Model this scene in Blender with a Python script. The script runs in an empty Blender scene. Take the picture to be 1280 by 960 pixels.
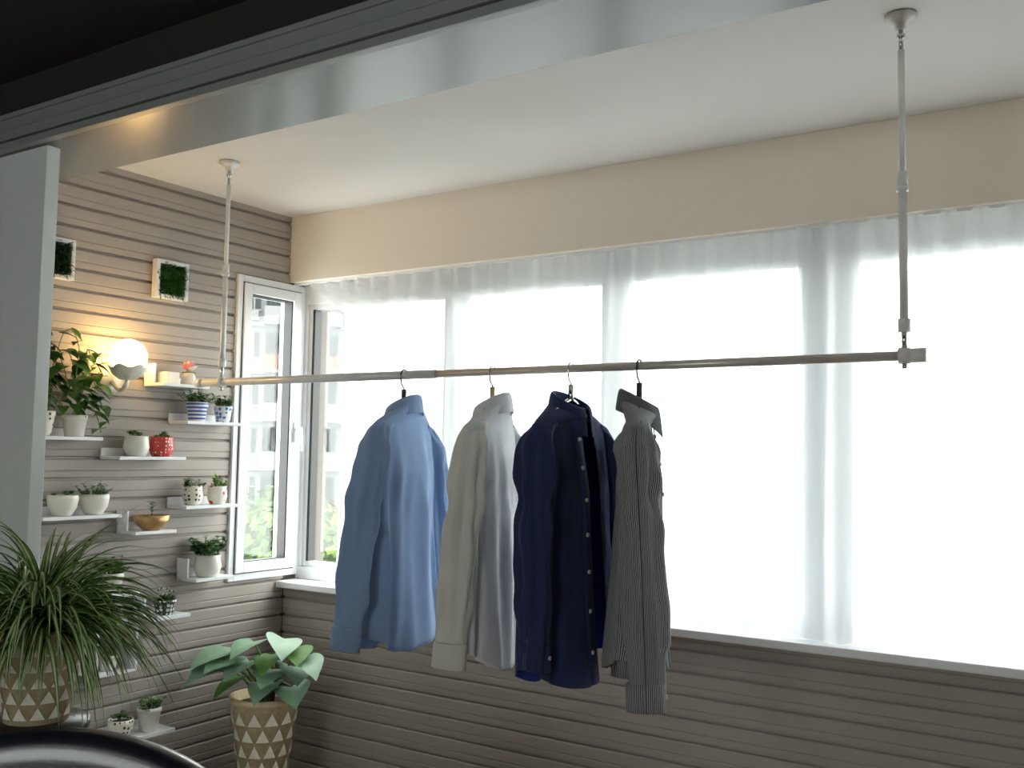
import bpy, math, random
from mathutils import Vector, Matrix, noise
random.seed(7)
S=bpy.context.scene
COL=S.collection
rnd=random.uniform

# ---------------------------------------------------------------- materials
def nodes(m):
    m.use_nodes=True
    return m.node_tree.nodes, m.node_tree.links
def mat(name,c,rough=.6,metal=0,var=.06,scale=30,bump=0,bscale=200,emit=None,es=0,spec=.5,sheen=0,coat=0):
    m=bpy.data.materials.new(name); n,l=nodes(m)
    b=n['Principled BSDF']
    tc=n.new('ShaderNodeTexCoord'); nz=n.new('ShaderNodeTexNoise'); nz.inputs['Scale'].default_value=scale
    nz.inputs['Detail'].default_value=4
    l.new(tc.outputs['Object'],nz.inputs['Vector'])
    cr=n.new('ShaderNodeValToRGB')
    cr.color_ramp.elements[0].position=.3; cr.color_ramp.elements[1].position=.7
    cr.color_ramp.elements[0].color=(*[max(0,x*(1-var)) for x in c],1)
    cr.color_ramp.elements[1].color=(*[min(1,x*(1+var)) for x in c],1)
    l.new(nz.outputs['Fac'],cr.inputs['Fac']); l.new(cr.outputs['Color'],b.inputs['Base Color'])
    b.inputs['Roughness'].default_value=rough; b.inputs['Metallic'].default_value=metal
    b.inputs['Specular IOR Level'].default_value=spec
    if sheen: b.inputs['Sheen Weight'].default_value=sheen
    if coat: b.inputs['Coat Weight'].default_value=coat; b.inputs['Coat Roughness'].default_value=.1
    if bump:
        n2=n.new('ShaderNodeTexNoise'); n2.inputs['Scale'].default_value=bscale; l.new(tc.outputs['Object'],n2.inputs['Vector'])
        bp=n.new('ShaderNodeBump'); bp.inputs['Strength'].default_value=bump; bp.inputs['Distance'].default_value=.003
        l.new(n2.outputs['Fac'],bp.inputs['Height']); l.new(bp.outputs['Normal'],b.inputs['Normal'])
    if emit:
        b.inputs['Emission Color'].default_value=(*emit,1); b.inputs['Emission Strength'].default_value=es
    return m
def fabric(name,c,trans=.2,stripe=None,freq=110,duty=.45):
    m=bpy.data.materials.new(name); n,l=nodes(m); b=n['Principled BSDF']; out=n['Material Output']
    b.inputs['Roughness'].default_value=.85; b.inputs['Specular IOR Level'].default_value=.15
    b.inputs['Sheen Weight'].default_value=.15
    tc=n.new('ShaderNodeTexCoord'); nz=n.new('ShaderNodeTexNoise'); nz.inputs['Scale'].default_value=14; nz.inputs['Detail'].default_value=5
    l.new(tc.outputs['Object'],nz.inputs['Vector'])
    mx=n.new('ShaderNodeMix'); mx.data_type='RGBA'
    mx.inputs[6].default_value=(*[x*.9 for x in c],1); mx.inputs[7].default_value=(*[min(1,x*1.08) for x in c],1)
    l.new(nz.outputs['Fac'],mx.inputs[0]); col=mx.outputs[2]
    if stripe:
        sp=n.new('ShaderNodeSeparateXYZ'); l.new(tc.outputs['UV'],sp.inputs[0])
        mu=n.new('ShaderNodeMath'); mu.operation='MULTIPLY'; mu.inputs[1].default_value=freq; l.new(sp.outputs[0],mu.inputs[0])
        fr=n.new('ShaderNodeMath'); fr.operation='FRACT'; l.new(mu.outputs[0],fr.inputs[0])
        gt=n.new('ShaderNodeMath'); gt.operation='GREATER_THAN'; gt.inputs[1].default_value=1-duty; l.new(fr.outputs[0],gt.inputs[0])
        m3=n.new('ShaderNodeMix'); m3.data_type='RGBA'; l.new(gt.outputs[0],m3.inputs[0]); l.new(col,m3.inputs[6]); m3.inputs[7].default_value=(*stripe,1)
        col=m3.outputs[2]
    l.new(col,b.inputs['Base Color'])
    wv=n.new('ShaderNodeTexNoise'); wv.inputs['Scale'].default_value=18; wv.inputs['Detail'].default_value=2; wv.inputs['Distortion'].default_value=.8
    l.new(tc.outputs['Object'],wv.inputs['Vector'])
    bp=n.new('ShaderNodeBump'); bp.inputs['Strength'].default_value=.2; bp.inputs['Distance'].default_value=.01
    l.new(wv.outputs['Fac'],bp.inputs['Height']); l.new(bp.outputs['Normal'],b.inputs['Normal'])
    if trans:
        t=n.new('ShaderNodeBsdfTranslucent'); l.new(col,t.inputs['Color'])
        ms=n.new('ShaderNodeMixShader'); ms.inputs[0].default_value=trans
        l.new(b.outputs[0],ms.inputs[1]); l.new(t.outputs[0],ms.inputs[2]); l.new(ms.outputs[0],out.inputs['Surface'])
    return m
def sheer(name,c,opac):
    m=bpy.data.materials.new(name); n,l=nodes(m); n.clear()
    out=n.new('ShaderNodeOutputMaterial'); tr=n.new('ShaderNodeBsdfTransparent'); tl=n.new('ShaderNodeBsdfTranslucent'); df=n.new('ShaderNodeBsdfDiffuse')
    tl.inputs[0].default_value=(*c,1); df.inputs[0].default_value=(*c,1)
    a=n.new('ShaderNodeMixShader'); a.inputs[0].default_value=.48; l.new(df.outputs[0],a.inputs[1]); l.new(tl.outputs[0],a.inputs[2])
    tc=n.new('ShaderNodeTexCoord'); nz=n.new('ShaderNodeTexNoise'); nz.inputs['Scale'].default_value=3; l.new(tc.outputs['Object'],nz.inputs['Vector'])
    mr=n.new('ShaderNodeMapRange'); mr.inputs[3].default_value=opac-.06; mr.inputs[4].default_value=opac+.06; l.new(nz.outputs['Fac'],mr.inputs[0])
    b=n.new('ShaderNodeMixShader'); l.new(mr.outputs[0],b.inputs[0]); l.new(tr.outputs[0],b.inputs[1]); l.new(a.outputs[0],b.inputs[2])
    l.new(b.outputs[0],out.inputs['Surface']); return m
def glass(name):
    m=bpy.data.materials.new(name); n,l=nodes(m); n.clear()
    out=n.new('ShaderNodeOutputMaterial'); tr=n.new('ShaderNodeBsdfTransparent'); gl=n.new('ShaderNodeBsdfGlossy'); gl.inputs['Roughness'].default_value=.02
    tr.inputs[0].default_value=(.93,.96,.95,1)
    a=n.new('ShaderNodeMixShader'); a.inputs[0].default_value=.05; l.new(tr.outputs[0],a.inputs[1]); l.new(gl.outputs[0],a.inputs[2]); l.new(a.outputs[0],out.inputs['Surface'])
    return m
def dots(name,base,dot,scale=60,thr=.28,rough=.35):
    m=bpy.data.materials.new(name); n,l=nodes(m); b=n['Principled BSDF']; b.inputs['Roughness'].default_value=rough
    tc=n.new('ShaderNodeTexCoord'); v=n.new('ShaderNodeTexVoronoi'); v.inputs['Scale'].default_value=scale; v.inputs['Randomness'].default_value=.35
    l.new(tc.outputs['Object'],v.inputs['Vector'])
    lt=n.new('ShaderNodeMath'); lt.operation='LESS_THAN'; lt.inputs[1].default_value=thr; l.new(v.outputs['Distance'],lt.inputs[0])
    mx=n.new('ShaderNodeMix'); mx.data_type='RGBA'; mx.inputs[6].default_value=(*base,1); mx.inputs[7].default_value=(*dot,1)
    l.new(lt.outputs[0],mx.inputs[0]); l.new(mx.outputs[2],b.inputs['Base Color']); return m
def bands(name,base,band,freq=60,duty=.5):
    m=bpy.data.materials.new(name); n,l=nodes(m); b=n['Principled BSDF']; b.inputs['Roughness'].default_value=.3
    tc=n.new('ShaderNodeTexCoord'); sp=n.new('ShaderNodeSeparateXYZ'); l.new(tc.outputs['Object'],sp.inputs[0])
    mu=n.new('ShaderNodeMath'); mu.operation='MULTIPLY'; mu.inputs[1].default_value=freq; l.new(sp.outputs[2],mu.inputs[0])
    fr=n.new('ShaderNodeMath'); fr.operation='FRACT'; l.new(mu.outputs[0],fr.inputs[0])
    gt=n.new('ShaderNodeMath'); gt.operation='GREATER_THAN'; gt.inputs[1].default_value=duty; l.new(fr.outputs[0],gt.inputs[0])
    mx=n.new('ShaderNodeMix'); mx.data_type='RGBA'; mx.inputs[6].default_value=(*base,1); mx.inputs[7].default_value=(*band,1)
    l.new(gt.outputs[0],mx.inputs[0]); l.new(mx.outputs[2],b.inputs['Base Color']); return m

M=dict(
 ceil=mat('ceiling_paint',(.74,.715,.69),.8,var=.015,scale=3),
 val=mat('cream_paint',(.86,.78,.67),.8,var=.015,scale=3),
 beam=mat('beam_gloss_paint',(.27,.28,.285),.20,var=.01,scale=3),
 trim=mat('trim_metal_paint',(.30,.32,.315),.35,var=.02),
 dark=mat('unlit_room_shade',(.03,.028,.024),.9,var=.05),  # near-black base colour stands in for shade in the unlit room
 room=mat('room_wall_paint',(.45,.43,.40),.85,var=.03,scale=3),
 floor=mat('floor_wood',(.28,.20,.15),.4,var=.3,scale=6),
 white=mat('white_pvc',(.82,.83,.85),.35,var=.01),
 door=mat('door_white_lacquer',(.86,.90,.88),.4,var=.01),
 siding=mat('siding_taupe',(.375,.335,.302),.6,var=.03,scale=5),
 groove=mat('siding_groove',(.11,.095,.085),.8),
 blk=mat('rubber_gasket',(.02,.02,.022),.5),
 glass=glass('window_glass'), sheer=sheer('sheer_curtain',(.88,.90,.92),.80),
 pole=mat('rod_metal',(.60,.56,.52),.35,.35,var=.05), rodw=mat('rod_white_metal',(.78,.77,.75),.3,.05),
 chrome=mat('chrome',(.6,.6,.6),.15,1),
 wood=mat('hanger_wood',(.62,.45,.28),.5,var=.2), hblk=mat('hanger_black',(.03,.03,.03),.4),
 soil=mat('soil',(.05,.035,.025),.95,var=.4,scale=80),
 g1=mat('leaf_green',(.09,.22,.04),.5,var=.3,scale=20,spec=.3), g2=mat('leaf_dark',(.035,.105,.025),.5,var=.3,scale=20,spec=.3),
 g3=mat('leaf_lime',(.28,.42,.06),.5,var=.2,scale=20), g4=mat('leaf_bluegreen',(.22,.37,.24),.45,var=.15,scale=12),
 cream=mat('leaf_cream',(.62,.66,.38),.5,var=.1), stem=mat('stem_green',(.15,.22,.07),.5), brown=mat('stem_brown',(.13,.06,.03),.7),
 ceram=mat('ceramic_white',(.80,.77,.70),.3,var=.02), bronze=mat('bronze_glaze',(.55,.33,.14),.3,.5,var=.15),
 red=dots('pot_red_polka',(.60,.06,.05),(.9,.85,.8),75), blue=bands('pot_blue_band',(.82,.82,.8),(.05,.12,.5),70),
 blu2=dots('pot_blue_dot',(.85,.85,.83),(.08,.22,.6),60,.4), patt=dots('pot_flower',(.82,.78,.68),(.08,.07,.06),55,.3),
 heart=dots('pot_red_heart',(.82,.79,.72),(.7,.05,.05),28,.3), bw=dots('pot_bw',(.05,.05,.05),(.85,.85,.85),60,.4),
 tan=mat('basket_tan',(.62,.50,.31),.7,var=.12,scale=60,bump=.4,bscale=180), tri=mat('basket_cream',(.86,.82,.70),.7,var=.05),
 pink=mat('petal_pink',(.75,.30,.33),.6,var=.2), petal=mat('petal_white',(.8,.78,.75),.6),
 lamp=mat('globe_glow',(.95,.85,.65),.4,emit=(1,.62,.22),es=27), lampb=mat('lamp_porcelain',(.82,.78,.68),.3),
 leather=mat('leather_dark',(.012,.014,.022),.3,var=.3,scale=40,bump=.1,coat=.3),
 dwood=mat('dark_wood',(.04,.025,.018),.4,var=.3),
 facade=mat('facade_plaster',(.062,.064,.068),.9,var=.08,scale=.5), fac2=mat('facade_balcony',(.10,.10,.10),.9), win=mat('building_glass',(.013,.015,.018),.5,spec=.1), rb=mat('facade_red',(.065,.020,.013),.8),
 tree=mat('tree_leaf',(.024,.054,.005),.7,var=.4,scale=1,spec=.1), tree2=mat('tree_leaf_light',(.05,.088,.010),.7,var=.3,scale=1,spec=.1), bark=mat('bark',(.03,.02,.015),.9),
 ground=mat('ground_outside',(.04,.045,.035),.9,var=.3,scale=.2),
 sblue=fabric('shirt_light_blue',(.36,.51,.78),.25), swhite=fabric('shirt_white',(.86,.88,.92),.25), scream=fabric('shirt_cream_sleeve',(.90,.885,.84),.25),
 snavy=fabric('shirt_navy',(.028,.040,.115),.05), sroyal=fabric('shirt_royal_lining',(.02,.055,.42),.2),
 sstr=fabric('shirt_striped',(.07,.08,.11),.1,stripe=(.50,.50,.49),freq=190,duty=.42), sbutton=mat('button_pale',(.6,.6,.6),.3), swash=fabric('shirt_grey_lining',(.17,.175,.19),.2),
)

# ---------------------------------------------------------------- mesh builder
class MB:
    def __init__(s): s.V=[];s.F=[];s.M=[];s.UV={}
    def add(s,V,F,m=0):
        o=len(s.V); s.V+= [tuple(v) for v in V]
        for f in F: s.F.append([i+o for i in f]); s.M.append(m)
    def box(s,x0,x1,y0,y1,z0,z1,m=0):
        V=[(x,y,z) for x in(x0,x1) for y in(y0,y1) for z in(z0,z1)]
        s.add(V,[(0,1,3,2),(4,6,7,5),(0,4,5,1),(2,3,7,6),(0,2,6,4),(1,5,7,3)],m)
    def lathe(s,prof,c=(0,0,0),seg=28,m=0,axis='z',sx=1,sy=1):
        V=[];F=[]
        for r,z in prof:
            for k in range(seg):
                a=2*math.pi*k/seg
                p=(r*math.cos(a)*sx,r*math.sin(a)*sy,z)
                if axis=='x': p=(z,r*math.cos(a),r*math.sin(a))
                if axis=='y': p=(r*math.cos(a),z,r*math.sin(a))
                V.append((p[0]+c[0],p[1]+c[1],p[2]+c[2]))
        for i in range(len(prof)-1):
            for k in range(seg):
                k2=(k+1)%seg; F.append((i*seg+k,i*seg+k2,(i+1)*seg+k2,(i+1)*seg+k))
        s.add(V,F,m)
    def sphere(s,c,r,m=0,seg=20,n=12,sc=(1,1,1)):
        prof=[(max(1e-5,r*math.sin(math.pi*i/n)),-r*math.cos(math.pi*i/n)*sc[2]) for i in range(n+1)]
        s.lathe(prof,c,seg,m,sx=sc[0],sy=sc[1])
    def tube(s,path,r,seg=8,m=0):
        path=[Vector(p) for p in path]; n=len(path)
        if not hasattr(r,'__len__'): r=[r]*n
        V=[];F=[]; up=Vector((0,0,1))
        for i,p in enumerate(path):
            t=(path[min(i+1,n-1)]-path[max(i-1,0)]).normalized()
            a=t.cross(up)
            if a.length<.05: a=t.cross(Vector((0,1,0)))
            a.normalize(); b=t.cross(a)
            for k in range(seg):
                q=2*math.pi*k/seg; V.append(p+a*r[i]*math.cos(q)+b*r[i]*math.sin(q))
        for i in range(n-1):
            for k in range(seg):
                k2=(k+1)%seg; F.append((i*seg+k,i*seg+k2,(i+1)*seg+k2,(i+1)*seg+k))
        F.append(tuple(range(seg))[::-1]); F.append(tuple((n-1)*seg+k for k in range(seg)))
        s.add(V,F,m)
    def leaf(s,p,d,L,W,droop=.5,m=0,n=6,kind='lance',mid=None,roll=0,fold=.15,clip=None):
        p=Vector(p); d=Vector(d).normalized(); V=[];F=[];ms=[]
        pts=[]
        for i in range(n+1):
            t=i/n
            side=d.cross(Vector((0,0,1)))
            if side.length<.05: side=Vector((1,0,0))
            side.normalize(); side=(Matrix.Rotation(roll,3,d)@side); nrm=side.cross(d).normalized()
            if kind=='lance': w=W/2*min(1,(1.02-t)*2.2)*min(1,.45+t*3); back=0
            elif kind=='oval': w=W/2*max(.04,math.sin(math.pi*(.06+.94*t)**.8)); back=0
            else: w=W/2*max(.02,math.sin(math.pi*(.12+.88*t)**.65)); back=-.24*L*(1-t)
            pts.append((p.copy(),side,nrm,w,back,d.copy()))
            d=(d+Vector((0,0,-droop/n))).normalized(); p=p+d*(L/n)
        o=len(s.V)
        if mid is None:
            for (q,sd,nr,w,bk,dd) in pts: V+=[q-sd*w+nr*w*fold+dd*bk,q,q+sd*w+nr*w*fold+dd*bk]
            for i in range(n):
                F+=[(i*3,i*3+1,i*3+4,i*3+3),(i*3+1,i*3+2,i*3+5,i*3+4)]
            if clip and any(clip(v) for v in V): return p
            s.add(V,F,m)
        else:
            for (q,sd,nr,w,bk,dd) in pts: V+=[q-sd*w+nr*w*.4,q-sd*w*.4,q+sd*w*.4,q+sd*w+nr*w*.4]
            if clip and any(clip(v) for v in V): return p
            FS=[(i*4+j,i*4+j+1,i*4+j+5,i*4+j+4) for i in range(n) for j in (0,2)]
            FM=[(i*4+1,i*4+2,i*4+6,i*4+5) for i in range(n)]
            o=len(s.V); s.V+=[tuple(v) for v in V]
            for f in FS: s.F.append([i+o for i in f]); s.M.append(m)
            for f in FM: s.F.append([i+o for i in f]); s.M.append(mid)
        return p
    def build(s,name,mats,parent=None,loc=(0,0,0),rz=0,smooth=True,uv=None,bevel=0):
        me=bpy.data.meshes.new(name); me.from_pydata(s.V,[],s.F); 
        for m in mats: me.materials.append(M[m] if isinstance(m,str) else m)
        me.polygons.foreach_set('material_index',s.M)
        me.update()
        import bmesh
        bm=bmesh.new(); bm.from_mesh(me)
        if uv is None: bmesh.ops.recalc_face_normals(bm,faces=bm.faces)
        bm.to_mesh(me); bm.free()
        if smooth:
            me.polygons.foreach_set('use_smooth',[True]*len(me.polygons))
        if uv:
            ul=me.uv_layers.new(name='UVMap')
            for lp in me.loops: ul.data[lp.index].uv=uv[lp.vertex_index]
        o=bpy.data.objects.new(name,me); COL.objects.link(o); o.location=loc; o.rotation_euler[2]=rz
        if parent: o.parent=parent
        if bevel:
            b=o.modifiers.new('b','BEVEL'); b.width=bevel; b.segments=2; b.limit_method='ANGLE'
        return o
def empty(name,loc,rz=0):
    e=bpy.data.objects.new(name,None); e.empty_display_size=.05; COL.objects.link(e); e.location=loc; e.rotation_euler[2]=rz; return e
def boxobj(name,b,m,bevel=0,parent=None):
    cx=[(b[0]+b[1])/2,(b[2]+b[3])/2,(b[4]+b[5])/2]
    k=MB(); k.box(b[0]-cx[0],b[1]-cx[0],b[2]-cx[1],b[3]-cx[1],b[4]-cx[2],b[5]-cx[2])
    return k.build(name,[m],parent,cx,smooth=False,bevel=bevel)

# ---------------------------------------------------------------- room shell
XA=-3.256; YW=3.124; ZC=2.6; XR=1.3
boxobj('floor',(XA-.15,XR+.15,-2.75,3.4,-.1,0),'floor')
boxobj('ceiling',(XA-.15,XR+.15,1.80,3.4,ZC,ZC+.1),'ceil')
boxobj('ceiling_room',(XA-.15,XR+.15,-2.75,1.80,ZC,ZC+.1),'dark')  # ceiling shade is put into the colour
k=MB()
k.box(XA-.15,XA-.014,-2.6,3.4,0,1.005); k.box(XA-.15,XA-.014,-2.6,3.4,2.30,ZC)
k.box(XA-.15,XA-.014,-2.6,2.82,1.005,2.30); k.box(XA-.15,XA-.014,3.22,3.4,1.005,2.30)
k.build('wall_left',['groove'],smooth=False)
def slats(k,zs,ze,runs,axis):
    P=.0755; z=zs
    while z<ze-.01:
        z1=min(z+P,ze)
        for a,b in runs(z,z1):
            prof=[(0,z),(0,z+.007),(.012,z+.010),(.013,z+.030),(.0105,z+.033),(.013,z+.036),(.013,z1-.004),(.008,z1),(0,z1)]
            V=[];F=[]
            for (d,h) in prof:
                for t in (a,b):
                    V.append((XA-.013+d,t,h) if axis=='A' else (t,YW+.033-d,h))
            for i in range(len(prof)-1): F.append((2*i,2*i+1,2*i+3,2*i+2))
            k.add(V,F,0)
        z+=P
k=MB()
def runsA(z,z1):
    if z>=1.04 and z<2.25: return [(1.59,2.825)]
    if z>=2.25: return [(1.80,YW)] if z>2.35 else [(1.59,YW)]
    return [(1.59,3.14)]
slats(k,0,ZC,runsA,'A')
k.build('wall_siding_left',['siding'],smooth=False)
k=MB(); slats(k,0,.958,lambda a,b:[(XA,XR)],'B'); k.build('wall_siding_back',['siding'],smooth=False)
boxobj('wall_back',(XA-.012,XR,YW+.035,3.4,0,.955),'groove')
boxobj('wall_back_lintel',(XA-.012,XR,YW,3.4,2.305,ZC),'val')
boxobj('wall_right',(XR,XR+.15,-2.6,3.4,0,ZC),'room')
k=MB(); k.box(XA,XR,-2.75,-2.6,0,.9); k.box(XA,XR,-2.75,-2.6,2.1,ZC); k.box(XA,-1.6,-2.75,-2.6,.9,2.1); k.box(-.2,XR,-2.75,-2.6,.9,2.1)  # opening left for the added fill window
k.build('wall_front',['room'],smooth=False)
boxobj('trim_windowsill',(XA+.002,XR,3.095,3.215,.957,.985),'white',.004)
boxobj('beam_opening',(XA-.012,XR,1.535,1.80,2.40,ZC),'beam')
k=MB(); k.box(XA,XR,1.500,1.534,2.415,2.482); k.box(XA,XR,1.492,1.533,2.472,2.486); k.box(XA,XR,1.508,1.533,2.392,2.412); k.box(XA,XR,1.496,1.533,2.44,2.444)
k.build('trim_door_track',['trim'],smooth=False,bevel=.002)
boxobj('trim_beam_face',(XA,XR,1.528,1.535,2.487,ZC),'dark')  # wall above the track, its shade painted in as dark colour
k=MB(); k.box(-.34,.34,-.020,.020,-1.19,1.19)
def frameXZ(k,x0,x1,y0,y1,z0,z1,w):
    k.box(x0,x0+w,y0,y1,z0,z1);k.box(x1-w,x1,y0,y1,z0,z1);k.box(x0+w,x1-w,y0,y1,z0,z0+w);k.box(x0+w,x1-w,y0,y1,z1-w,z1)
k.build('door_1',['door'],loc=(-2.577-.34,1.562,1.2),smooth=False,bevel=.002)
e=empty('fill_window',(-.9,-2.68,1.5))  # invented window behind the camera, added to let in fill light
k=MB(); frameXZ(k,-.7,.7,-.04,.04,-.6,.6,.06); k.box(-.03,.03,-.03,.03,-.54,.54); k.build('frame',['white'],e,smooth=False)
k=MB(); k.box(-.64,.64,-.003,.003,-.54,.54); k.build('pane',['glass'],e,smooth=False)

# ---------------------------------------------------------------- casement window (left wall)
e=empty('window_1',(XA,3.01,1.65))
k=MB()
def frameYZ(k,x0,x1,y0,y1,z0,z1,w,m=0):
    k.box(x0,x1,y0,y0+w,z0,z1,m);k.box(x0,x1,y1-w,y1,z0,z1,m);k.box(x0,x1,y0+w,y1-w,z0,z0+w,m);k.box(x0,x1,y0+w,y1-w,z1-w,z1,m)
frameYZ(k,-.09,.012,-.19,.205,-.645,.645,.030)
frameYZ(k,-.07,.022,-.160,.170,-.612,.612,.042)
k.build('frame',['white'],e,smooth=False,bevel=.003)
k=MB(); frameYZ(k,-.04,.008,-.120,.130,-.573,.573,.007); frameYZ(k,-.04,.0145,-.163,.173,-.616,.616,.004); k.build('gasket',['blk'],e,smooth=False)
k=MB(); k.box(-.036,-.030,-.125,.135,-.575,.575); k.build('pane',['glass'],e,smooth=False)
k=MB(); k.box(.020,.030,.138,.162,-.06,.03); k.tube([(.03,.15,0),(.06,.15,0)],.008); k.tube([(.058,.15,.005),(.062,.15,-.10)],.009,8); k.build('handle',['white'],e)

# ---------------------------------------------------------------- main window
e=empty('window_2',(0,3.245,1.64))
k=MB(); y0,y1=-.032,.032
k.box(XA+.0,XR,y0,y1,.575,.662); k.box(XA+.0,XR,y0,y1,-.652,-.60)
for xc,w in ((XA+.015,.03),(-2.40,.05),(-1.67,.05),(-.89,.12),(-.05,.06),(.75,.07)):
    k.box(xc-w/2,xc+w/2,y0,y1,-.60,.575)
for a,b in ((XA+.03,-2.425),(-2.375,-1.695),(-1.645,-.95),(-.83,-.08),(-.02,.715)):
    w=.024; frameXZ(k,a,b,-.022,.02,-.60,.575,w)
k.build('frame',['white'],e,smooth=False,bevel=.002)
k=MB()
for a,b in ((XA+.054,-2.449),(-2.351,-1.719),(-1.621,-.974),(-.806,-.104),(.004,.691)):
    k.box(a,a+(.014 if a<-3 else .006),-.024,.018,-.575,.55);k.box(b-.006,b,-.024,.018,-.575,.55)
k.build('gasket',['blk'],e,smooth=False)
k=MB(); k.box(XA+.04,XR,-.003,.003,-.60,.575); k.build('pane',['glass'],e,smooth=False)

# ---------------------------------------------------------------- curtain
def curtain(name,xa_top,xa_bot,xb,zb,seed,yc=3.165,dens=1.0):
    random.seed(seed); NX=int((xb-xa_bot)*260); NZ=30; V=[];F=[]
    ph=[rnd(0,6.28) for _ in range(6)]
    for i in range(NX+1):
        u=i/NX
        for j in range(NZ+1):
            v=(j/NZ)**1.3
            xa=xa_top+(xa_bot-xa_top)*min(1,v*9)
            x=xa+(xb-xa)*u
            xx=x*dens
            top=math.sin(xx*62+1.2*math.sin(xx*9+ph[0]))
            low=.55*math.sin(xx*38+1.5*math.sin(xx*6+ph[1])+.5*v)+.35*math.sin(xx*83+ph[2]+v*1.2)+.25*math.sin(xx*17+ph[3])
            m=min(1,v*3.0)
            y=yc+(top*(1-m)*.014+low*m*.024)
            y=min(y,3.208)
            z=2.302-(2.302-zb)*v+(.004*top if j==0 else 0)
            V.append((x+.006*math.sin(xx*70+v*4)*m,y,z))
    for i in range(NX):
        for j in range(NZ):
            a=i*(NZ+1)+j; F.append((a,a+NZ+1,a+NZ+2,a+1))
    k=MB(); k.add(V,F); return k.build(name,['sheer'])
curtain('sheer_curtain',-3.19,-2.95,-.86,.988,3)
curtain('sheer_curtain',-.98,-.97,1.25,.988,5,3.150)
boxobj('trim_curtain_track',(XA,XR,3.15,3.175,2.296,2.305),'white')

# ---------------------------------------------------------------- drying rod
e=empty('clothes_drying_rod',(-1.65,2.39,1.793))
k=MB()
k.tube([(-1.29,0,0),(-.2,0,0)],.0135,16,0); k.tube([(-.2,0,0),(1.20,0,0)],.0115,16,1); 
k.tube([(1.165,0,0),(1.205,0,0)],.017,16,0); k.tube([(1.16,0,0),(1.168,0,0)],.019,16,0); k.tube([(-1.30,0,0),(-1.27,0,0)],.017,16,0)
k.build('rod',['rodw','pole'],e)
for i,x in enumerate((-1.171,1.158)):
    k=MB(); H=.807
    k.lathe([(.001,H),(.036,H),(.038,H-.008),(.030,H-.016),(.016,H-.022),(.012,H-.035),(.001,H-.036)],(x,0,0))
    k.tube([(x,0,H-.03),(x,0,H-.09)],.0055,10,1); k.sphere((x,0,H-.05),.010,1)
    k.tube([(x,0,.40),(x,0,H-.085)],.0078,12,0)
    k.tube([(x,0,.395),(x,0,.43)],.0125,12,0); k.tube([(x,0,.385),(x,0,.397)],.0145,12,0)
    k.tube([(x,0,.07),(x,0,.40)],.0098,12,0)
    k.tube([(x,0,.055),(x,0,.085)],.014,12,0)
    k.tube([(x,0,.017),(x,0,.06)],.0065,10,1)
    k.lathe([(.0145,-.012),(.019,-.012),(.019,.012),(.0145,.012),(.0145,-.012)],(x,0,0),18,0,axis='x')
    k.tube([(x,0,-.018),(x,0,-.03)],.006,10,1)
    k.build('hanger_post_%d'%(i+1),['rodw','chrome'],e)

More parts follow.
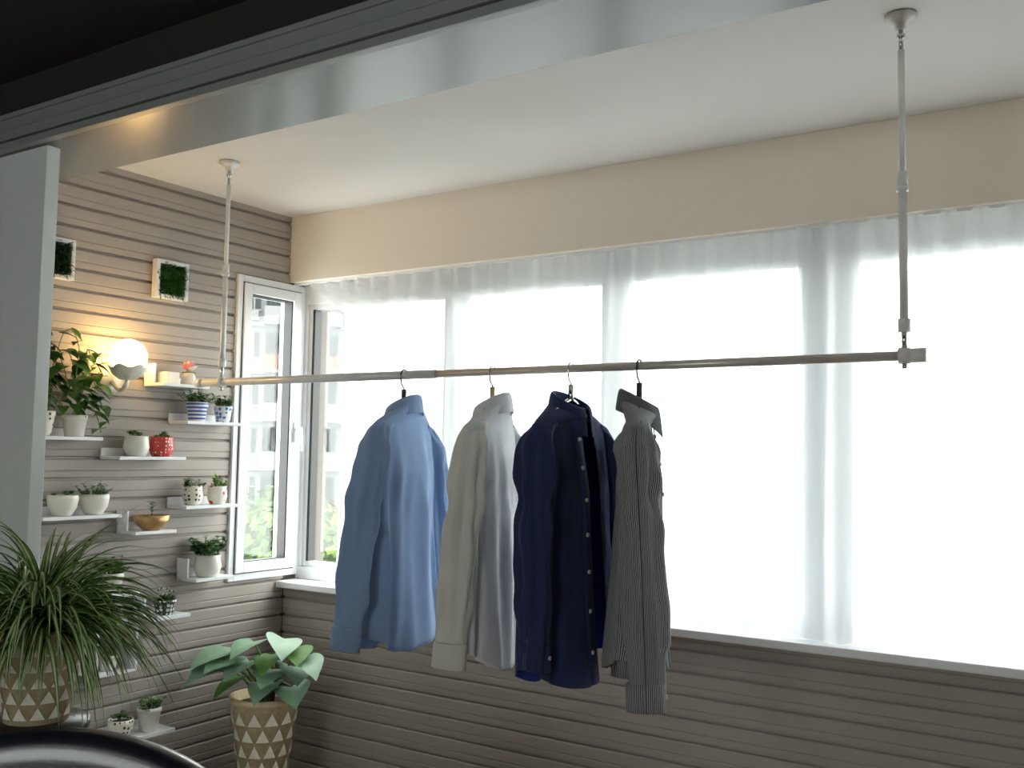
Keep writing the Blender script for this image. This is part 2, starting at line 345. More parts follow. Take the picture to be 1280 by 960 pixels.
# ---------------------------------------------------------------- shirts
def interp(tab,x):
    if x<=tab[0][0]: return tab[0][1]
    for (a,va),(b,vb) in zip(tab,tab[1:]):
        if x<=b:
            t=(x-a)/(b-a); return va+(vb-va)*t
    return tab[-1][1]
def smoothpath(P,n):
    out=[]
    P=[Vector(p) for p in P]; Q=[P[0]*2-P[1]]+P+[P[-1]*2-P[-2]]
    for i in range(1,len(Q)-2):
        for j in range(n):
            t=j/n; a,b,c,d=Q[i-1],Q[i],Q[i+1],Q[i+2]
            out.append(.5*((2*b)+(c-a)*t+(2*a-5*b+4*c-d)*t*t+(3*b-a-3*c+d)*t**3))
    out.append(P[-1]); return out
def shirt(X,rz,mb,mi,mc,msl,seed,length=.86,slen=.86,wid=.195,thick=.055,open_front=False,back=False,sl_out=(.03,.03),sl_fwd=(0,0),hook='hblk',bar='hblk',mbtn='sbutton'):
    random.seed(seed)
    rot=rz+(math.pi if back else 0)
    e=empty('dress_shirt',(X,2.39,1.793),rot)
    ph=[rnd(0,6.28) for _ in range(8)]
    Wt=[(.085,.058),(.100,.085),(.120,.125),(.145,.165),(.165,.182),(.20,wid*.97),(.32,wid*.93),(.5,wid*.97),(length,wid*1.10)]
    Tt=[(.085,.054),(.105,.050),(.125,.042),(.15,.034),(.20,.036),(.30,thick*.88),(.5,thick*1.0),(length,thick*1.35)]
    NT=120; NZ=70; V=[];F=[];UV=[]
    for j in range(NZ+1):
        s=j/NZ; d=.085+(length-.085)*(s**1.3)
        w=interp(Wt,d); t=interp(Tt,d)
        for i in range(NT+1):
            th=2*math.pi*i/NT     # th=0 -> front (+X)
            c,sn=math.cos(th),math.sin(th)
            p=.8 if d>.16 else 1
            x=t*math.copysign(abs(c)**p,c); y=w*math.copysign(abs(sn)**.85,sn)
            A=.016*max(0,min(1,(d-.15)/.40))
            n=math.sin(5*th+ph[0]+d*1.5)*.55+math.sin(9*th+ph[1]-d*2)*.45+math.sin(17*th+ph[2]+d*3)*.22
            n+=1.3*noise.noise(Vector((c*2.2+seed,sn*2.2,d*2.6)))
            n+=.30*math.sin(abs(sn)*16-d*26+ph[3])*math.exp(-((d-.3)/.14)**2)
            x+=A*n*(1 if abs(c)>.15 else .5)*math.copysign(1,c); y+=A*.35*math.sin(7*th+ph[4])
            sag=.025*(math.cos(th)+1)*max(0,1-(d-.085)/.08)
            z=-d-sag*.9
            z+= .055*(sn*sn)*s**6 + .008*math.sin(3*th+ph[5])*s**4
            if open_front:
                ang=(th if th<=math.pi else th-2*math.pi)
                if abs(ang)<1.2:
                    x+=.018*(1-abs(ang)/1.2)*s
            V.append((x,y,z)); UV.append((th*.17,d))
    for j in range(NZ):
        s=j/NZ
        gap0=.20+.30*min(1,s*1.2)
        for i in range(NT):
            th=2*math.pi*(i+.5)/NT
            ang=th if th<=math.pi else th-2*math.pi
            if open_front and (-.02<ang<gap0): continue
            a=j*(NT+1)+i; F.append((a,a+NT+1,a+NT+2,a+1))
    k=MB(); k.add(V,F); o=k.build('body',[mb,mi],e,uv=UV)
    so=o.modifiers.new('s','SOLIDIFY'); so.thickness=.002; so.offset=-1; so.material_offset=1
    # front placket & buttons
    k=MB(); SV=[];SF=[]
    js=list(range(4,NZ+1,2))
    for q,j in enumerate(js):
        P=Vector(V[j*(NT+1)+(NT-1 if open_front else 0)])
        yy=P.y; xo=P.x+.004
        SV+=[(xo-.001,yy-.03,P.z),(xo+.002,yy-.028,P.z),(xo+.002,yy+.002,P.z),(xo,yy+.003,P.z)]
        if q:
            b=4*q; SF+=[(b-4+z_,b-3+z_,b+1+z_,b+z_) for z_ in (0,1,2)]
    k.add(SV,SF,0)
    for q in range(2,len(js),4):
        P=Vector(SV[4*q+1]); k.lathe([(.0005,.004),(.0055,.004),(.006,.002),(.006,0)],(P.x,P.y+.014,P.z),12,1,axis='x')
    k.build('placket',[mb,mbtn],e,uv=[(v[1],v[2]) for v in k.V])
    # collar
    k=MB(); NTc=56; V=[];F=[]
    prof=[(.004,-.018,0),(0,.018,0),(.004,.024,0),(.009,.018,0),(.013,-.004,1),(.016,-.024,1)]
    for i in range(NTc+1):
        th=.16+(2*math.pi-.32)*i/NTc; c,sn=math.cos(th),math.sin(th)
        front=(c+1)/2
        for (ro,zo,lf) in prof:
            ex=ro+(.002*front**3 if lf else 0)
            zz=-.085-.056*front*.9+zo-(lf*(.010+.026*front**5) if lf else 0)
            V.append((c*(.045+ex),sn*(.053+ex),zz))
    for i in range(NTc):
        for j in range(len(prof)-1):
            a=i*len(prof)+j; F.append((a,a+len(prof),a+len(prof)+1,a+1))
    k.add(V,F); o=k.build('collar',[mc],e,uv=[(math.atan2(v[1],v[0])*.07,v[2]) for v in k.V])
    so=o.modifiers.new('s','SOLIDIFY'); so.thickness=.003
    o.modifiers.new('sub','SUBSURF').levels=1
    # sleeves
    for sd,nm in ((-1,'sleeve_left'),(1,'sleeve_right')):
        near = (sd==-1) != back
        ou=sl_out[0] if near else sl_out[1]; fw=sl_fwd[0] if near else sl_fwd[1]
        fw=fw*(-1 if back else 1)
        P=smoothpath([(0,sd*.115,-.158),(0,sd*.152,-.180),(0,sd*.178,-.235),(fw*.25,sd*(.188+ou*.3),-.36),(fw*.6,sd*(.194+ou*.6),-.55),(fw,sd*(.198+ou),-slen)],10)
        n=len(P); NR=48; V=[];F=[];UV=[]
        ph=[rnd(0,6.28) for _ in range(6)]
        L=0
        for i,p in enumerate(P):
            s=i/(n-1)
            if i: L+=(p-P[i-1]).length
            t=(P[min(i+1,n-1)]-P[max(i-1,0)]).normalized()
            b=Vector((1,0,0)); b=(b-t*b.dot(t)).normalized(); a=t.cross(b)
            ra=interp([(0,.018),(.2,.020),(.38,.025),(.6,.025),(.9,.028),(.93,.021),(1,.021)],s)
            rb=interp([(0,.030),(.2,.035),(.38,.053),(.6,.050),(.88,.048),(.93,.043),(1,.043)],s)
            for q in range(NR+1):
                th=2*math.pi*q/NR
                A=.011*min(1,s*2)*(1 if s<.92 else .25)
                f=math.sin(3*th+ph[0]+s*3)*.5+math.sin(7*th+ph[1]-s*4)*.40+1.3*noise.noise(Vector((math.cos(th)*1.5+sd*4,math.sin(th)*1.5+seed,s*6)))
                f+=.5*math.sin(s*40+2*math.sin(th+ph[2]))*math.exp(-((s-.62)/.12)**2)+.35*math.sin(s*60+2*math.sin(th+ph[3]))*math.exp(-((s-.88)/.05)**2)
                V.append(p+a*(ra+A*f)*math.cos(th)+b*(rb+A*f)*math.sin(th)); UV.append((th*.07,L))
        for i in range(n-1):
            for q in range(NR):
                a=i*(NR+1)+q; F.append((a,a+1,a+NR+2,a+NR+1))
        k=MB(); k.add(V,F)
        m_=msl[0] if near else msl[1]
        o=k.build(nm,[m_,mi],e,uv=UV)
        so=o.modifiers.new('s','SOLIDIFY'); so.thickness=.002; so.offset=0
        c0=P[-1]; k=MB(); V=[];F=[];UV=[]
        t=(P[-1]-P[-2]).normalized(); b=Vector((1,0,0)); b=(b-t*b.dot(t)).normalized(); a=t.cross(b)
        for h,(ex) in enumerate((.002,.0045,.0045,.0015)):
            hh=(-.062,-.060,.003,.005)[h]
            for q in range(NR):
                th=2*math.pi*q/NR; V.append(c0+t*hh+a*(.022+ex)*math.cos(th)+b*(.043+ex)*math.sin(th)); UV.append((th*.05,hh))
        for h in range(3):
            for q in range(NR): F.append((h*NR+q,h*NR+(q+1)%NR,(h+1)*NR+(q+1)%NR,(h+1)*NR+q))
        k.add(V,F); nb=len(k.V); k.lathe([(.0005,.003),(.005,.003),(.005,0)],tuple(c0-t*.03+b*.047),10,1,axis='x')
        o=k.build('cuff_'+nm[7:],[m_,mbtn],e,uv=UV+[(0,0)]*(len(k.V)-nb))
        so=o.modifiers.new('s','SOLIDIFY'); so.thickness=.002; so.offset=0
    h=empty('clothes_hanger',(X,2.39,1.793),rot)
    k=MB()
    pts=[(0,-.0165*math.sin(math.radians(x)),.0165*math.cos(math.radians(x))) for x in range(-100,91,10)]
    pts=pts+[(0,-.0165,-.012),(0,-.012,-.030),(0,0,-.042),(0,0,-.09)]
    c,s_=math.cos(-rot),math.sin(-rot)
    pts=[(x*c-y*s_,x*s_+y*c,z) for x,y,z in pts]
    k.tube(pts,.0024,8,0); k.build('hook',[hook],h)
    k=MB(); k.tube(smoothpath([(0,-.165,-.172),(0,-.12,-.146),(0,-.04,-.102),(0,0,-.088),(0,.04,-.102),(0,.12,-.146),(0,.165,-.172)],5),.006,10,0)
    k.tube([(0,0,-.10),(0,0,-.045)],.008,10,0)
    k.build('shoulder_bar',[bar],h)
D=math.radians
shirt(-1.975,D(11),'sblue','sblue','sblue',('sblue','sblue'),11,length=.83,slen=.80,thick=.058,back=True,sl_out=(.06,.02),sl_fwd=(-.03,0.02))
shirt(-1.64,D(15),'swhite','swhite','swhite',('scream','swhite'),23,length=.84,slen=.81,thick=.060,back=True,sl_out=(.03,.01),sl_fwd=(-.03,0.02),hook='chrome',bar='wood')
shirt(-1.375,D(-2),'snavy','sroyal','snavy',('snavy','snavy'),31,length=.85,slen=.79,thick=.056,open_front=True,sl_out=(-.02,.03),sl_fwd=(0.01,.04),hook='chrome',bar='chrome')
shirt(-1.165,D(24),'sstr','swash','swash',('sstr','sstr'),47,length=.79,slen=.85,wid=.18,thick=.058,sl_out=(.0,-.03),sl_fwd=(.03,-.03))

# ---------------------------------------------------------------- wall shelves and pots
def shelf(y0,y1,z,side=False,depth=.12,th=.012,name='floating_shelf'):
    e=MB(); cy=(y0+y1)/2; h=(y1-y0)/2
    e.box(0,depth,-h,h,-th,0); e.box(0,.008,-h,h,-th,.03)
    if side: e.box(0,depth*.55,-h,-h+.008,0,.075); 
    return e.build(name,['white'],loc=(XA+.001,cy,z),smooth=False,bevel=.0015)
def potprof(r,h,style):
    if style=='bowl': return [(.001,0),(r*.55,0),(r*.62,.004),(r*.9,h*.4),(r,h*.8),(r*.97,h),(r*.90,h),(r*.9,h*.75),(.001,h*.72)]
    if style=='wide': return [(.001,0),(r*.45,0),(r*.5,.004),(r*.85,h*.45),(r,h),(r*.95,h),(r*.80,h*.5),(.001,h*.45)]
    if style=='belly': return [(.001,0),(r*.7,0),(r*.85,h*.15),(r,h*.45),(r*.88,h*.85),(r*.92,h),(r*.83,h),(r*.8,h*.85),(.001,h*.82)]
    return [(.001,0),(r*.74,0),(r*.76,.003),(r*.96,h*.78),(r*1.02,h*.80),(r*1.02,h),(r*.92,h),(r*.9,h*.86),(.001,h*.85)]
def potted(name,Y,z,r,h,style,pm,plant,X=None,size=1.0,seed=0):
    random.seed(seed*13+5)
    x=XA+.068 if X is None else X
    e=empty(name,(x,Y,z+.0005))
    k=MB(); k.lathe(potprof(r,h,style),seg=32); k.build('pot',[pm],e)
    k=MB(); k.lathe([(.001,h*.84),(r*.86,h*.84)],seg=20); k.build('soil',['soil'],e)
    k=MB(); top=h*.84
    def P(rr): 
        a=rnd(0,6.28); q=math.sqrt(rnd(0,1))*rr; return Vector((q*math.cos(a),q*math.sin(a),top))
    if plant=='rosette':
        for c in range(int(5*size)+2):
            p=P(r*.7); p.z+=rnd(.005,.02)
            for j in range(16):
                a=j*2.4; el=.25+1.1*j/16
                k.leaf(p,(math.cos(a)*math.cos(el),math.sin(a)*math.cos(el),math.sin(el)),rnd(.022,.032)*size*(1-.4*j/16),.013*size,-.3,random.choice([0,0,1,3]),4,'oval',fold=.4)
    elif plant in('bush','lime','dark'):
        ms={'bush':[0,0,1,3],'lime':[2,2,0],'dark':[1,1,0]}[plant]
        for c in range(int(26*size)):
            p=P(r*.7); d=Vector((p.x/r*.9+rnd(-.4,.4),p.y/r*.9+rnd(-.4,.4),rnd(.6,1.2))).normalized(); L=rnd(.03,.065)*size
            q=p+d*L; k.tube([p,p+d*L*.5+Vector((0,0,.003)),q],.0012,5,4)
            for j in range(9):
                t=rnd(.35,1); a=rnd(0,6.28); k.leaf(p+d*L*t,(math.cos(a),math.sin(a),rnd(.1,.9)),rnd(.012,.022)*size,.011*size,.4,random.choice(ms),4,'oval')
    elif plant=='sprout':
        p=Vector((0,0,top)); k.tube([p,p+Vector((.004,0,.03)),p+Vector((0,0,.055))],.0015,5,4)
        for j in range(14):
            a=j*2.4; k.leaf(p+Vector((0,0,.02+.0028*j)),(math.cos(a),math.sin(a),.5),.024,.013,.5,j%2,4,'oval')
        for c in range(14):
            a=rnd(0,6.28); k.leaf(P(r*.6),(math.cos(a),math.sin(a),.8),.02,.01,.4,0,4,'oval')
    elif plant=='flower':
        for c in range(40):
            p=P(r*.6); a=rnd(0,6.28); k.leaf(p,(math.cos(a)*.8,math.sin(a)*.8,rnd(.5,1.2)),rnd(.03,.05),.016,.6,1,4,'oval')
        for c in range(8):
            p=P(r*.8)+Vector((0,0,rnd(.025,.05)))
            for j in range(7):
                a=j*.9; k.leaf(p,(math.cos(a),math.sin(a),.35),.013,.009,0,5,3,'oval')
            k.sphere(p+Vector((0,0,.002)),.004,1,8,6)
    elif plant=='pothos':
        for c in range(int(15*size)):
            p=P(r*.6); a=rnd(-1.9,1.9); up=rnd(.03,.15)*size*2.0
            path=[p,p+Vector((math.cos(a)*.02,math.sin(a)*.025,up*.8)),p+Vector((abs(math.cos(a))*.045,math.sin(a)*.06,up)),p+Vector((abs(math.cos(a))*.065,math.sin(a)*.09,up-.04))]
            if c%3==0: path.append(path[-1]+Vector((.01,math.sin(a)*.02,-rnd(.05,.12))))
            path=smoothpath(path,5); k.tube(path,.0018,5,4)
            for q in range(3,len(path),4):
                b=rnd(-1.5,1.5); L=rnd(.045,.07)
                k.leaf(path[q],(math.cos(b),math.sin(b),rnd(-.5,.3)),L,L*.78,.9,random.choice([0,0,1,1]),7,'heart',roll=rnd(-.4,.4))
    lim=-(x-XA)+.010
    k.V=[(max(v[0],lim),v[1],v[2]) for v in k.V]
    k.build('plant',['g1','g2','g3','g4','stem','petal'],e)
    return e
shelf(1.88,2.14,1.588)
potted('potted_pothos',1.94,1.588,.040,.085,'std','patt','pothos',size=1.1,seed=1)
potted('potted_pothos',2.06,1.588,.042,.075,'std','ceram','pothos',size=.8,seed=2)
shelf(2.50,2.78,1.661)
potted('potted_succulent',2.585,1.661,.042,.075,'std','blue','bush',size=1.1,seed=3)
potted('potted_succulent',2.715,1.661,.036,.065,'std','blu2','bush',size=1.0,seed=4)
shelf(2.21,2.50,1.521)
potted('potted_succulent',2.315,1.521,.047,.075,'belly','ceram','rosette',size=.8,seed=5)
potted('potted_succulent',2.425,1.521,.047,.075,'belly','red','rosette',size=.8,seed=6)
shelf(1.93,2.23,1.314)
potted('potted_succulent',2.03,1.314,.052,.072,'bowl','ceram','rosette',size=.7,seed=7)
potted('potted_succulent',2.15,1.314,.052,.072,'bowl','ceram','bush',size=.9,seed=8)
shelf(2.29,2.47,1.247,True)
potted('potted_succulent',2.385,1.247,.068,.055,'wide','bronze','sprout',seed=9,X=XA+.08)
shelf(2.51,2.78,1.333)
potted('potted_succulent',2.58,1.333,.040,.075,'belly','patt','bush',size=.8,seed=10)
potted('potted_succulent',2.70,1.333,.040,.072,'belly','heart','lime',size=.9,seed=11)
shelf(2.57,2.76,1.049,True)
potted('potted_jade_plant',2.665,1.049,.055,.085,'belly','ceram','bush',size=1.5,seed=12)
shelf(2.38,2.55,.924,True)
potted('potted_flowers',2.47,.924,.042,.055,'std','bw','flower',seed=13)
shelf(2.14,2.32,1.03,True)
potted('potted_succulent',2.235,1.03,.042,.07,'std','ceram','dark',size=1.2,seed=14)
shelf(2.16,2.50,.505)
potted('potted_succulent',2.30,.505,.045,.065,'bowl','patt','rosette',size=.9,seed=15)
potted('potted_succulent',2.42,.505,.044,.085,'std','ceram','bush',size=.9,seed=16)
shelf(1.98,2.14,.53)
potted('potted_succulent',2.08,.53,.042,.07,'std','ceram','rosette',size=.8,seed=17)
k=MB(); frameYZ(k,0,.10,-.085,.085,-.09,.09,.010); k.build('cube_shelf',['white'],loc=(XA+.001,2.25,.83),smooth=False,bevel=.001)
potted('potted_succulent',2.25,.7505,.034,.055,'std','ceram','dark',size=.7,seed=18,X=XA+.05)
shelf(2.38,2.60,1.80,True)
e=empty('rose_ornament',(XA+.065,2.54,1.8005))
k=MB(); k.lathe([(.001,0),(.026,0),(.030,.01),(.024,.04),(.018,.05),(.001,.05)],m=1)
for j in range(34):
    a=j*2.4; el=.2+1.25*j/34; rr=.02*(1-j/40)
    k.leaf((math.cos(a)*rr*.4,math.sin(a)*rr*.4,.055+.012*j/34),(math.cos(a)*math.cos(el),math.sin(a)*math.cos(el),math.sin(el)),.036,.03,-.9,0 if j%3 else 3,5,'oval',fold=.5)
for j in range(4): k.leaf((0,0,.05),(math.cos(j*1.6),math.sin(j*1.6),.2),.04,.02,.4,2,5,'oval')
k.build('rose',['pink','ceram','g1','petal'],e)
k=MB(); k.box(-.03,.03,-.03,.03,0,.045); k.build('gift_box',['ceram'],loc=(XA+.065,2.445,1.8005),smooth=False,bevel=.003)

def frameplant(Y,z,s,leafm,seed):
    random.seed(seed); e=empty('framed_plant',(XA+.001,Y,z))
    k=MB(); frameYZ(k,0,.03,-s/2,s/2,-s/2,s/2,.016); k.box(0,.008,-s/2+.014,s/2-.014,-s/2+.014,s/2-.014); k.build('frame',['white'],e,smooth=False,bevel=.002)
    k=MB()
    for i in range(700):
        y=rnd(-s/2+.018,s/2-.018); zz=rnd(-s/2+.018,s/2-.018)
        k.leaf((.008,y,zz),(1,rnd(-.7,.7),rnd(-.4,.9)),rnd(.025,.055),.007,.8,random.choice([0,0,1]),4,'lance')
    k.build('plant',leafm,e)
frameplant(1.985,2.215,.145,['g2','blk'],5)
frameplant(2.475,2.21,.15,['g1','g2'],6)

# ---------------------------------------------------------------- wall sconce
e=empty('sconce_lamp',(XA,2.235,1.86))
k=MB(); k.lathe([(.001,0),(.05,0),(.05,.012),(.03,.02),(.001,.022)],(0,0,-.06),24,0,axis='x')
k.tube(smoothpath([(.015,0,-.06),(.06,0,-.095),(.10,0,-.085),(.11,0,-.05)],5),.008,10,0)
V=[];F=[];NA=40
for i,(r,z) in enumerate([(.004,-.062),(.03,-.058),(.055,-.040),(.070,-.012)]):
    for q in range(NA):
        a=2*math.pi*q/NA; sc=1+.05*i/3*math.cos(6*a); V.append((.11+r*sc*math.cos(a),r*sc*math.sin(a),z+.006*(i/3)*math.cos(6*a)))
for i in range(3):
    for q in range(NA): F.append((i*NA+q,i*NA+(q+1)%NA,(i+1)*NA+(q+1)%NA,(i+1)*NA+q))
k.add(V,F,0)
k.build('bracket',['lampb'],e)
k=MB(); k.sphere((.11,0,.022),.066,0,28,18); k.build('globe',['lamp'],e)

# ---------------------------------------------------------------- patterned planter pots
def basket(e,r0,r1,h):
    k=MB(); k.lathe([(.001,0),(r1,0),(r0,h*.93),(r0*1.05,h*.94),(r0*1.05,h),(r0*.93,h),(r0*.9,h*.88),(.001,h*.87)],seg=40)
    rows=5; n=12
    for i in range(rows):
        za=h*(.06+.17*i); zb=za+h*.135
        for j in range(n):
            a=2*math.pi*(j+.5*(i%2))/n; da=math.pi/n*.82
            def pt(an,z): rr=r1+(r0-r1)*z/(h*.93)+.0022; return (rr*math.cos(an),rr*math.sin(an),z)
            k.add([pt(a-da,za),pt(a,za),pt(a+da,za),pt(a+da*.5,(za+zb)/2),pt(a,zb),pt(a-da*.5,(za+zb)/2)],[(0,1,5),(1,2,3),(1,3,5),(3,4,5)],1)
    k.build('planter',['tan','tri'],e); k=MB(); k.lathe([(.001,h*.9),(r0*.92,h*.9)],seg=30); k.build('soil',['soil'],e)
random.seed(21)
e=empty('potted_elephant_ear',(-2.96,2.78,.2405)); basket(e,.130,.085,.36)
k=MB()
tips=[(-.20,.12),(-.14,.19),(-.02,.25),(.08,.27),(.15,.15),(.18,.19),(.02,.14),(-.10,.10),(.11,.07),(-.16,.2),(.05,.20),(-.06,.17),(.14,.23),(-.20,.15),(.0,.08)]
for i,(u,h) in enumerate(tips):
    v=[.02,-.06,.05,-.08,.04,-.05,-.12,-.10,-.12,.06,-.02,-.05,.0,-.08,-.14][i]
    dx=u*.80-v*.3; dy=u*.45
    dx=max(dx,-.18); dy=min(dy,.16)
    base=Vector((rnd(-.04,.04),rnd(-.04,.04),.32)); tip=Vector((dx,dy-.03,.34+h*.9))
    k.tube(smoothpath([base,base.lerp(tip,.5)+Vector((0,0,.05)),tip],6),[.006]*6+[.004]*7,6,2)
    d=Vector((dx,dy-.12,0)).normalized()+Vector((.35,-.45,-.1))
    k.leaf(tip,d,rnd(.13,.165),rnd(.13,.16),.6,random.choice([0,0,1]),10,'heart',roll=rnd(-.25,.25),fold=.12)
for i in range(7): 
    a=i*.9; k.tube([(math.cos(a)*.03,math.sin(a)*.03,.32),(math.cos(a)*.045,math.sin(a)*.045,.47)],.006,6,3)
k.build('plant',['g4','g1','stem','brown'],e)
k=MB(); k.lathe([(.001,.215),(.13,.215),(.13,.24),(.001,.24)],seg=30)
for j in range(4):
    a=j*math.pi/2+.78; k.tube([(.10*math.cos(a),.10*math.sin(a),.216),(.12*math.cos(a),.12*math.sin(a),0)],.011,8)
k.build('plant_stand',['dwood'],loc=(-2.96,2.78,0))
random.seed(9)
e=empty('potted_floor_plant',(-2.98,2.42,0)); k=MB(); k.lathe(potprof(.10,.20,'std'),seg=30); k.build('pot',['dwood'],e)
k=MB()
for i in range(46):
    a=rnd(0,6.28); d=(math.cos(a),math.sin(a),rnd(.8,2.4)); k.leaf((rnd(-.04,.04),rnd(-.04,.04),.17),d,rnd(.18,.27),.035,1.2,random.choice([0,1]),8,'lance')
k.build('plant',['g2','g1'],e)
# spider plant
random.seed(4)
sp=(-2.085,1.29,.955)
e=empty('potted_spider_plant',sp); basket(e,.088,.066,.20)
k=MB()
def clip(v):
    r=math.hypot(v[0],v[1])
    return (v[1]+sp[1]>1.49 and v[0]+sp[0]<-2.50) or v[1]+sp[1]>1.60 or (v[2]<.16 and r<.17)
for i in range(800):
    a=rnd(0,6.28); el=rnd(.25,1.4); L=rnd(.20,.38); 
    k.leaf((rnd(-.03,.03),rnd(-.03,.03),.18),(math.cos(a)*math.cos(el),math.sin(a)*math.cos(el),math.sin(el)*1.0),L,rnd(.008,.013),rnd(1.7,3.4),random.choice([0,0,2]),13,'lance',mid=1,roll=rnd(-.5,.5),clip=clip)
k.build('plant',['g1','cream','g2'],e)
k=MB(); k.lathe([(.001,.932),(.11,.932),(.11,.954),(.001,.954)],seg=30)
for j in range(3):
    a=j*2.094; k.tube([(.07*math.cos(a),.07*math.sin(a),.933),(.13*math.cos(a),.13*math.sin(a),0)],.010,8)
k.lathe([(.095,.30),(.105,.30),(.105,.315),(.095,.315),(.095,.30)],seg=30)
k.build('plant_stand',['dwood'],loc=(sp[0],sp[1],0))

# ---------------------------------------------------------------- leather chair
cang=math.radians(33.3)
e=empty('leather_armchair',(-1.68,1.10,0),cang)
k=MB(); V=[];F=[]; NX=30; NR=20
for i in range(NX+1):
    s=-1+2*i/NX; x=.33*s; 
    edge=max(.02,(1-abs(s)**8))**.5
    zt=1.048-.85*x*x; zb=.42
    for q in range(NR):
        a=2*math.pi*q/NR; c,sn=math.cos(a),math.sin(a)
        zz=(zt+zb)/2+(zt-zb)/2*math.copysign(abs(sn)**.35,sn)*(.86+.14*edge)
        yy=.045*math.copysign(abs(c)**.6,c)*edge - .30*x*x*1.3 + (zz-.7)*-.06
        V.append((x,yy,zz))
for i in range(NX):
    for q in range(NR): F.append((i*NR+q,i*NR+(q+1)%NR,(i+1)*NR+(q+1)%NR,(i+1)*NR+q))
F.append(tuple(range(NR))); F.append(tuple(NX*NR+q for q in range(NR)))
k.add(V,F); k.build('backrest',['leather'],e)
k=MB(); k.box(-.27,.27,-.50,-.02,.36,.47); o=k.build('seat',['leather'],e,bevel=.035)
k=MB()
for sx in(-1,1):
    k.box(sx*.30-.035,sx*.30+.035,-.48,-.05,.60,.66)
    k.box(sx*.30-.025,sx*.30+.025,-.46,-.40,.30,.60)
o=k.build('armrests',['leather'],e,bevel=.02)
k=MB()
for sx in(-1,1):
    for y in(-.44,-.06): k.tube([(sx*.24,y,.37),(sx*.27,y+(-.03 if y<-.2 else .03),0)],[.02,.013],10)
k.build('legs',['dwood'],e)

# ---------------------------------------------------------------- outside
boxobj('ground_outside',(-160,60,8,170,-14.2,-14),'ground')
def building(name,cx,cy,rz,w,dp,z0,z1,fl,bays):
    e=empty(name,(cx,cy,0),rz)
    k=MB(); k.box(-w/2,w/2,0,dp,z0,z1,0)
    n=int((z1-z0)/fl); bw=w/bays
    for f in range(n):
        z=z0+f*fl
        k.box(-w/2-.1,w/2+.1,-.25,0,z-.12,z+.12,1)
        for b in range(bays):
            x=-w/2+(b+.5)*bw
            if b%2==0:
                k.box(x-bw*.38,x+bw*.38,-.02,.02,z+.9,z+2.4,2)
                for t in (-.13,.13): k.box(x+bw*t-.05,x+bw*t+.05,-.06,0,z+.9,z+2.4,1)
                k.box(x-bw*.40,x+bw*.40,-.10,0,z+.80,z+.9,1)
                if (f*3+b)%4==0: k.box(x-.5,x+.5,-.8,-.2,z+.15,z+.75,1)
            else:
                k.box(x-bw*.46,x+bw*.46,-1.2,0,z-.08,z+.1,1); k.box(x-bw*.46,x+bw*.46,-1.2,-1.1,z+.1,z+1.0,3 if f%3==1 else 1)
                k.box(x-bw*.40,x+bw*.40,-.02,.02,z+.1,z+2.4,2)
    k.build('facade',['facade','fac2','win','rb'],e,smooth=False)
building('apartment_building',-46,41,math.radians(46),14,12,-14,27,2.9,9)
building('apartment_building',-84,28,math.radians(70),24,12,-14,40,2.9,9)
def tree(x,y,zt,R,seed):
    random.seed(seed); e=empty('tree',(x,y,-14))
    k=MB(); H=zt+14
    k.tube([(0,0,0),(.2,0,H*.5),(0,.1,H-R)],[.35,.28,.15],8,2)
    for c in range(26):
        a=rnd(0,6.28); q=rnd(0,.75)*R; cz=H-R*.9+rnd(-.5,.55)*R; cc=Vector((q*math.cos(a),q*math.sin(a),cz)); r=rnd(.28,.42)*R
        for j in range(150):
            v=Vector((rnd(-1,1),rnd(-1,1),rnd(-1,1))).normalized(); p=cc+v*r*rnd(.8,1.05)
            a1=v.cross(Vector((rnd(-1,1),rnd(-1,1),rnd(-1,1)))).normalized(); a2=(v*.5+a1.cross(v)).normalized(); s=rnd(.13,.26)
            k.add([p-a1*s,p+a2*s,p+a1*s,p-a2*s],[(0,1,2,3)],random.choice([0,0,1]))
    k.build('crown',['tree','tree2','bark'],e)
tree(-20,19.5,.2,3.6,1); tree(-25,20,-.6,3.8,2); tree(-17,20,-.3,3.4,3); tree(-28,27,.3,4.2,4); tree(-30,17,0,4,6)

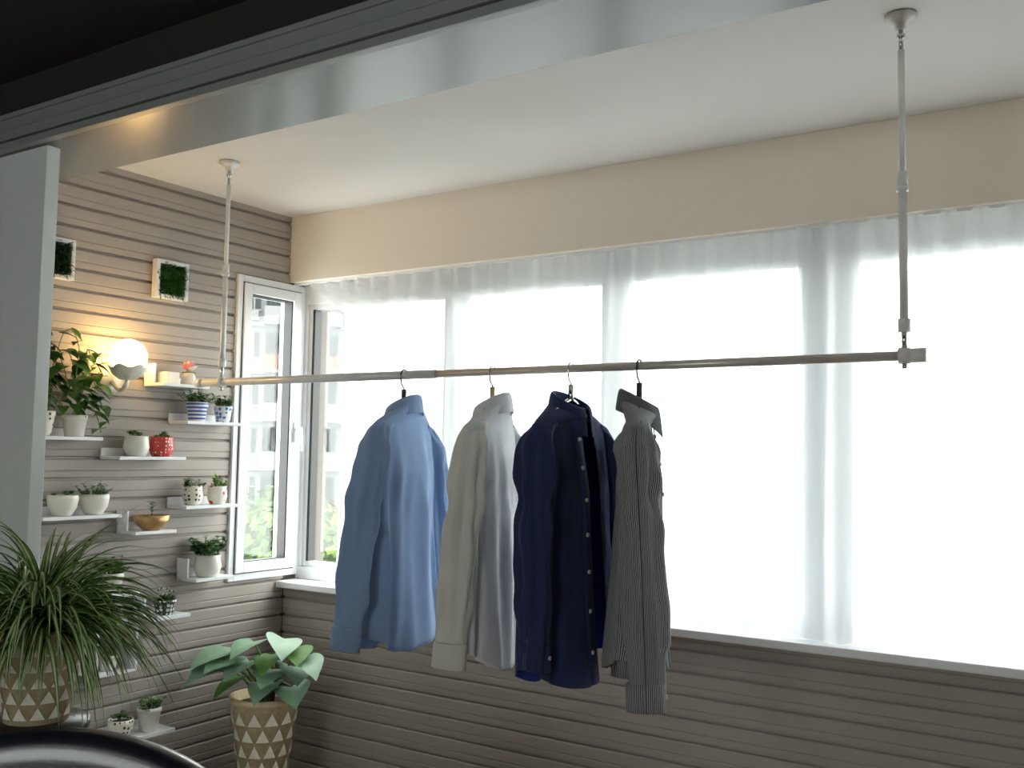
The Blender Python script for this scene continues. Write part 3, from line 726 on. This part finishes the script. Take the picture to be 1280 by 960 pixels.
# ---------------------------------------------------------------- light
w=bpy.data.worlds.new('overcast_sky'); S.world=w; w.use_nodes=True; n=w.node_tree.nodes; l=w.node_tree.links
bg=n['Background']; tc=n.new('ShaderNodeTexCoord'); sp_=n.new('ShaderNodeSeparateXYZ'); l.new(tc.outputs['Generated'],sp_.inputs[0])
cr=n.new('ShaderNodeValToRGB'); cr.color_ramp.elements[0].position=.35; cr.color_ramp.elements[0].color=(.82,.82,.80,1); cr.color_ramp.elements[1].position=.8; cr.color_ramp.elements[1].color=(1,.99,.97,1)
mr=n.new('ShaderNodeMapRange'); mr.inputs[1].default_value=-1; l.new(sp_.outputs[2],mr.inputs[0]); l.new(mr.outputs[0],cr.inputs[0]); l.new(cr.outputs[0],bg.inputs[0]); bg.inputs[1].default_value=12.5
def portal(name,loc,rot,sx,sy):
    L=bpy.data.lights.new(name,'AREA'); L.shape='RECTANGLE'; L.size=sx; L.size_y=sy; L.cycles.is_portal=True
    o=bpy.data.objects.new(name,L); COL.objects.link(o); o.location=loc; o.rotation_euler=rot
portal('window_light_portal',(-.98,3.30,1.64),(math.radians(-90),0,0),4.5,1.3)
portal('window_light_portal',(XA-.10,3.01,1.64),(0,math.radians(-90),0),1.3,.4)
portal('window_light_portal',(-.9,-2.74,1.5),(math.radians(90),0,0),1.4,1.2)  # portal of the added fill window behind the camera

# ---------------------------------------------------------------- camera
pi_,ro,ya=math.radians(4.101),math.radians(.97),math.radians(33.336)
Fv=Vector((-math.sin(ya)*math.cos(pi_),math.cos(ya)*math.cos(pi_),math.sin(pi_)))
R0=Vector((math.cos(ya),math.sin(ya),0)); U0=R0.cross(Fv)
Rv=R0*math.cos(ro)+U0*math.sin(ro); Uv=-R0*math.sin(ro)+U0*math.cos(ro)
cd=bpy.data.cameras.new('camera'); cd.sensor_width=36; cd.lens=36*1237.4/1280; cd.clip_start=.05; cd.clip_end=500
co=bpy.data.objects.new('camera',cd); COL.objects.link(co)
mt=Matrix((Rv,Uv,-Fv)).transposed().to_4x4(); mt.translation=Vector((0,0,1.55)); co.matrix_world=mt
S.camera=co
S.view_settings.view_transform='Standard'
